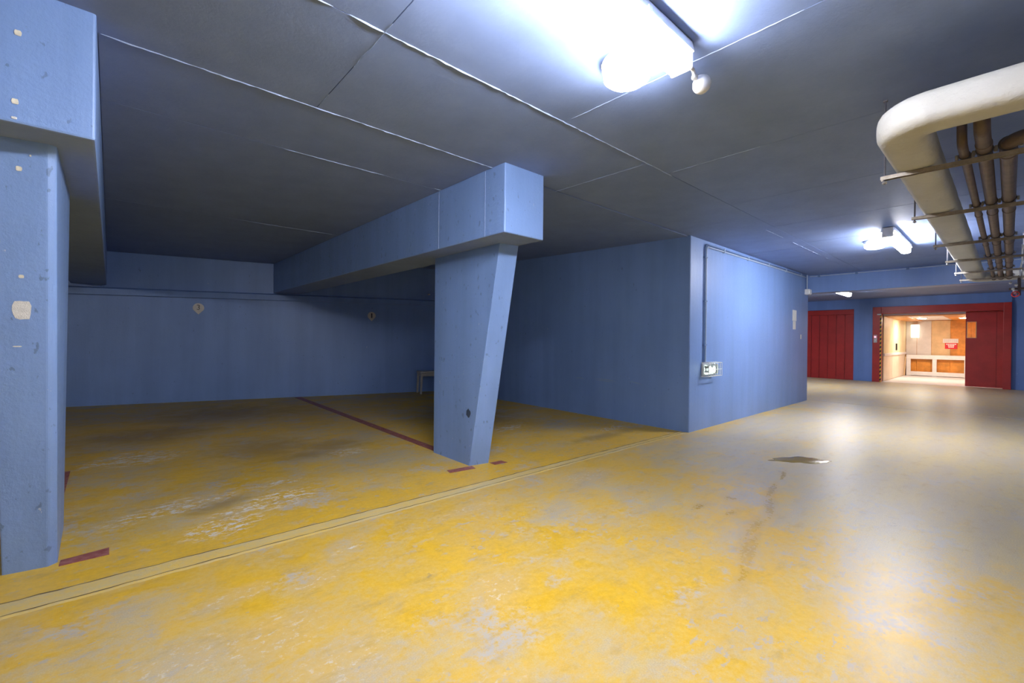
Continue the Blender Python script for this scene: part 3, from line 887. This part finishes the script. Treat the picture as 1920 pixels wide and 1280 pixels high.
# valve group at the far right end of the pipe run
vm = thing('valve_manifold', 'small valve group with red handwheels at the far end of the pipes', 'valve', (9.72, -.085, PZ - .03))
obj('drop_pipe', tb(bend((.10, 0, .06), (0, 0, .06), (0, 0, -.22), .05, 6), .018, 12), 'brown_pipe', vm, smooth=True)
obj('header', tb([(0, -.22, -.12), (0, .10, -.12)], .016, 12), 'brown_pipe', vm, smooth=True)
for yy, zz in ((.035, -.20), (-.09, -.20)):
    v = obj('valve_body', lathe(nb(), [(.012, -.03), (.026, -.02), (.026, .02), (.012, .03)], (0, yy, zz + .04), 12), 'steel', vm, smooth=True)
    bm = nb()
    ringp = [(-.035, yy + .038 * math.cos(2 * math.pi * k / 16), zz + .038 * math.sin(2 * math.pi * k / 16)) for k in range(17)]
    tube(bm, ringp, .007, 8, cap=False)
    for k in range(3):
        aa = 2 * math.pi * k / 3
        tube(bm, [(-.035, yy, zz), (-.035, yy + .038 * math.cos(aa), zz + .038 * math.sin(aa))], .004, 6)
    obj('handwheel', bm, 'valve_red', v, smooth=True)
for yy, zz in ((.085, -.035), (.03, -.07), (.06, -.125)):
    obj('gauge_cap', lathe(nb(), [(.010, .0), (.018, -.004), (.018, -.02), (.008, -.028)], (-.02, yy, zz), 12, 'x'), 'white_plastic', vm, smooth=True)

# ================================================================== SERVICES ON THE BLOCK WALL
yw = YB
cl = thing('caged_wall_lamp', 'lit emergency lamp behind a wire cage low on the blue block', 'lamp', (6.19, yw, 0.82))
obj('back_plate', bx(-.20, .20, -.03, 0, -.085, .085), 'grey_plastic', cl, bevel=0.02, seg=3)
obj('lens', bx(-.185, .185, -.085, -.03, -.070, .070), 'lens', cl, bevel=0.03, seg=4)
for xx in (-.075, .035):
    bm = nb(); lathe(bm, [(.006, -.05), (.025, -.042), (.036, -.018), (.036, .010), (.022, .034), (.006, .045)], (xx, -.062, 0), 16)
    obj('bulb', bm, 'cage_bulb', cl, smooth=True)
cg = obj('cage', tb([(-.205, -.012, -.09), (-.205, -.110, -.09), (.205, -.110, -.09), (.205, -.012, -.09)], .0045, 6), 'white_plastic', cl)
obj('cage_wire', tb([(-.205, -.012, .09), (-.205, -.110, .09), (.205, -.110, .09), (.205, -.012, .09)], .0045, 6), 'white_plastic', cg)
for xx in (-.205, -.145, -.07, 0.0, .07, .145, .205):
    obj('cage_wire', tb([(xx, -.012, -.098), (xx, -.112, -.092), (xx, -.112, .092), (xx, -.012, .098)], .0045, 6), 'white_plastic', cg)
obj('cage_wire', tb([(-.205, -.113, 0.0), (.205, -.113, 0.0)], .0045, 6), 'white_plastic', cg)

cn = thing('wall_conduit', 'pair of thin conduits rising from the caged lamp and running under the ceiling', 'conduit', (6.05, yw, 0.905))
zt = 2.535 - 0.905
for k, (dx, mt) in enumerate(((0.0, 'blue_conduit'), (.038, 'pale_conduit'))):
    dz = -.028 * k
    obj('conduit_pipe', tb(bend((dx, -.016, 0), (dx, -.016, zt + dz), (4.50, -.016, zt + dz + .025), .06, 8), .011, 10), mt, cn, smooth=True)
for z in (.25, .85, 1.45):
    obj('saddle_clip', bx(-.018, .056, -.031, 0, z - .010, z + .010), 'blue_conduit', cn, bevel=0.003)
for x in (.6, 1.5, 2.4, 3.3, 4.2):
    zc = zt + .025 * x / 4.5
    obj('saddle_clip', bx(x - .012, x + .012, -.031, 0, zc - .046, zc + .016), 'pale_conduit', cn, bevel=0.003)

jb = thing('junction_box', 'small white junction box on a drop conduit at the far corner of the block', 'junction box', (10.62, yw, 2.235))
obj('box_body', bx(-.075, .075, -.085, 0, -.055, .055), 'white_plastic', jb, bevel=0.008)
obj('box_lid', bx(-.060, .060, -.095, -.085, -.042, .042), 'white_plastic', jb, bevel=0.006)
obj('cable_gland', tb([(.075, -.045, -.01), (.13, -.045, -.01)], .022, 10), 'ink', jb, smooth=True)
obj('drop_conduit', tb([(-.02, -.03, .055), (-.02, -.03, H - 2.235 - .01)], .012, 10), 'pale_conduit', jb, smooth=True)
obj('warning_sticker', bx(.0755, .0765, -.075, -.02, -.035, .03), 'valve_red', jb)

c2 = thing('beam_conduit', 'thin conduit clipped along the top of the downstand beam', 'conduit', (XB1, 0, 2.565))
obj('conduit_pipe', tb([(-.016, 2.78, 0), (-.016, -3.1, 0)], .010, 10), 'pale_conduit', c2, smooth=True)
for y in (2.62, 2.0, 1.25, .5, -.25, -1.0, -1.75, -2.5):
    obj('saddle_clip', bx(-.030, 0, y - .02, y + .02, -.022, .016), 'blue_conduit', c2, bevel=0.003)

p1 = obj('paper_notice', bx(9.80, 10.03, yw - .006, yw - .001, 1.62, 1.83), 'paper'); tag(p1, 'white paper notice taped on the lit face of the block, upper of two', 'paper')
p2 = obj('paper_notice', bx(9.83, 9.99, yw - .006, yw - .001, 1.455, 1.615), 'paper'); tag(p2, 'narrower white paper slip taped under the larger notice', 'paper')
p3 = obj('paper_scrap', bx(10.30, 10.36, yw - .005, yw - .001, 1.27, 1.36), 'paper'); tag(p3, 'tiny torn paper scrap near the far edge of the block', 'paper')

# scrape marks on the shaded face of the block
def scrape(ya, za, yb, zb_, wd):
    bm = nb()
    n = 6; A = []; B = []
    for k in range(n + 1):
        t_ = k / n; y = ya + (yb - ya) * t_; z = za + (zb_ - za) * t_ + .012 * math.sin(math.pi * t_)
        h = wd * math.sin(math.pi * (t_ * .9 + .05))
        A.append(bm.verts.new((XB0 - .0012, y, z - h))); B.append(bm.verts.new((XB0 - .0012, y, z + h)))
    for k in range(n): bm.faces.new((A[k], A[k + 1], B[k + 1], B[k]))
    o = obj('scrape_mark', bm, 'scrape', bpy.data.objects['wall_block'])
M['scrape'] = simple('pale_scrape', (0.30, 0.40, 0.55), 0.7)
scrape(4.36, .60, 3.95, .585, .005); scrape(4.36, .575, 4.0, .565, .004); scrape(3.74, .60, 3.50, .57, .004); scrape(4.75, .585, 4.55, .580, .004)

# ================================================================== BAY DETAILS
BR = math.atan(-0.265)      # direction of the back wall
def plaque(x, z, r, label, digit):
    t = thing('number_plaque', label, 'sign', (x, back_y(x) - .002, z), BR, 'bay number plaques')
    bm = nb(); f = []; b = []
    n = 40
    for k in range(n):
        a = math.pi * 2 * k / n
        px, pz = r * math.cos(a), r * math.sin(a)
        # circle drawn out to a point at the bottom
        if math.sin(a) < -0.45:
            q = abs(math.cos(a)) / math.cos(math.asin(.45))
            pz = -r * .45 - (1 - q) * r * .95
            px = math.copysign(q * r * math.cos(math.asin(.45)), math.cos(a))
        f.append(bm.verts.new((px, -.012, pz))); b.append(bm.verts.new((px, 0, pz)))
    bm.faces.new(f); bm.faces.new(b[::-1])
    for k in range(n): bm.faces.new((f[k], f[(k + 1) % n], b[(k + 1) % n], b[k]))
    obj('plate', bm, 'plaque', t)
    if digit:
        cu = bpy.data.curves.new('digit', 'FONT'); cu.body = digit; cu.size = .125; cu.align_x = 'CENTER'; cu.align_y = 'CENTER'; cu.extrude = .001
        to = bpy.data.objects.new('tmp', cu); COL.objects.link(to)
        dg = bpy.context.evaluated_depsgraph_get()
        me = bpy.data.meshes.new_from_object(to.evaluated_get(dg))
        bpy.data.objects.remove(to)
        me.transform(Matrix.Translation((0, -.0135, .005)) @ Matrix.Rotation(math.pi / 2, 4, 'X'))
        me.materials.clear(); me.materials.append(M['ink'])
        obj('digit', me, None, t)
    else:
        obj('digit', bx(-.012, .014, -.0135, -.012, -.045, .05), 'ink', t)
plaque(1.163, 1.715, .083, 'white drop-shaped plaque numbered 3 on the back wall', '3')
plaque(4.043, 1.672, .080, 'dim drop-shaped plaque on the shaded right part of the back wall', None)

st = thing('stool', 'small pale stool in the dark corner behind the middle column', 'stool', (5.10, 8.32, bay_z(8.32)), BR)
obj('seat', bx(-.24, .24, -.16, .16, .43, .475), 'stool', st, bevel=0.012)
bm = nb(); box(bm, -.20, .20, -.135, -.115, .37, .43); box(bm, -.20, .20, .115, .135, .37, .43); box(bm, -.215, -.195, -.13, .13, .37, .43); box(bm, .195, .215, -.13, .13, .37, .43)
obj('apron', bm, 'stool', st)
for sx in (-1, 1):
    for sy in (-1, 1):
        obj('leg', hexa(nb(), [(sx * .225 - .018, sy * .14 - .018, 0), (sx * .225 + .018, sy * .14 - .018, 0), (sx * .225 + .018, sy * .14 + .018, 0), (sx * .225 - .018, sy * .14 + .018, 0)],
                        [(sx * .205 - .022, sy * .125 - .022, .43), (sx * .205 + .022, sy * .125 - .022, .43), (sx * .205 + .022, sy * .125 + .022, .43), (sx * .205 - .022, sy * .125 + .022, .43)]), 'stool', st)
wbk = bpy.data.objects['wall_back']
for x, z in ((4.946, 1.98), (5.209, 2.18), (5.246, 1.994)):
    obj('anchor_head', lathe(nb(), [(.015, 0), (.015, -.06), (.008, -.066)], (x, back_y(x), z), 10, 'y'), 'white_plaster', wbk)

# ================================================================== PUDDLE
bm = nb()
rnd = random.Random(5)
c0 = Vector((5.24, 1.42, 0)); n = 48; outer = []; inner = []
ph = [rnd.uniform(0, 6.28) for _ in range(5)]
for k in range(n):
    a = 2 * math.pi * k / n
    q = 1 + .16 * math.sin(2 * a + ph[0]) + .12 * math.sin(3 * a + ph[1]) + .09 * math.sin(7 * a + ph[2]) + .05 * math.sin(11 * a + ph[3])
    u, v = .30 * q * math.cos(a), .115 * q * math.sin(a)
    ang = math.atan2(-.27, .32) * 0.9
    x = c0.x + u * math.cos(ang) - v * math.sin(ang); y = c0.y + u * math.sin(ang) + v * math.cos(ang)
    outer.append(bm.verts.new((x, y, .0004)))
    inner.append(bm.verts.new((c0.x + (x - c0.x) * .93, c0.y + (y - c0.y) * .93, .0028)))
bm.faces.new(inner)
for k in range(n): bm.faces.new((outer[k], outer[(k + 1) % n], inner[(k + 1) % n], inner[k]))
o = obj('puddle', bm, 'wet', smooth=True)
tag(o, 'small shallow puddle on the yellow floor of the lane', 'puddle')
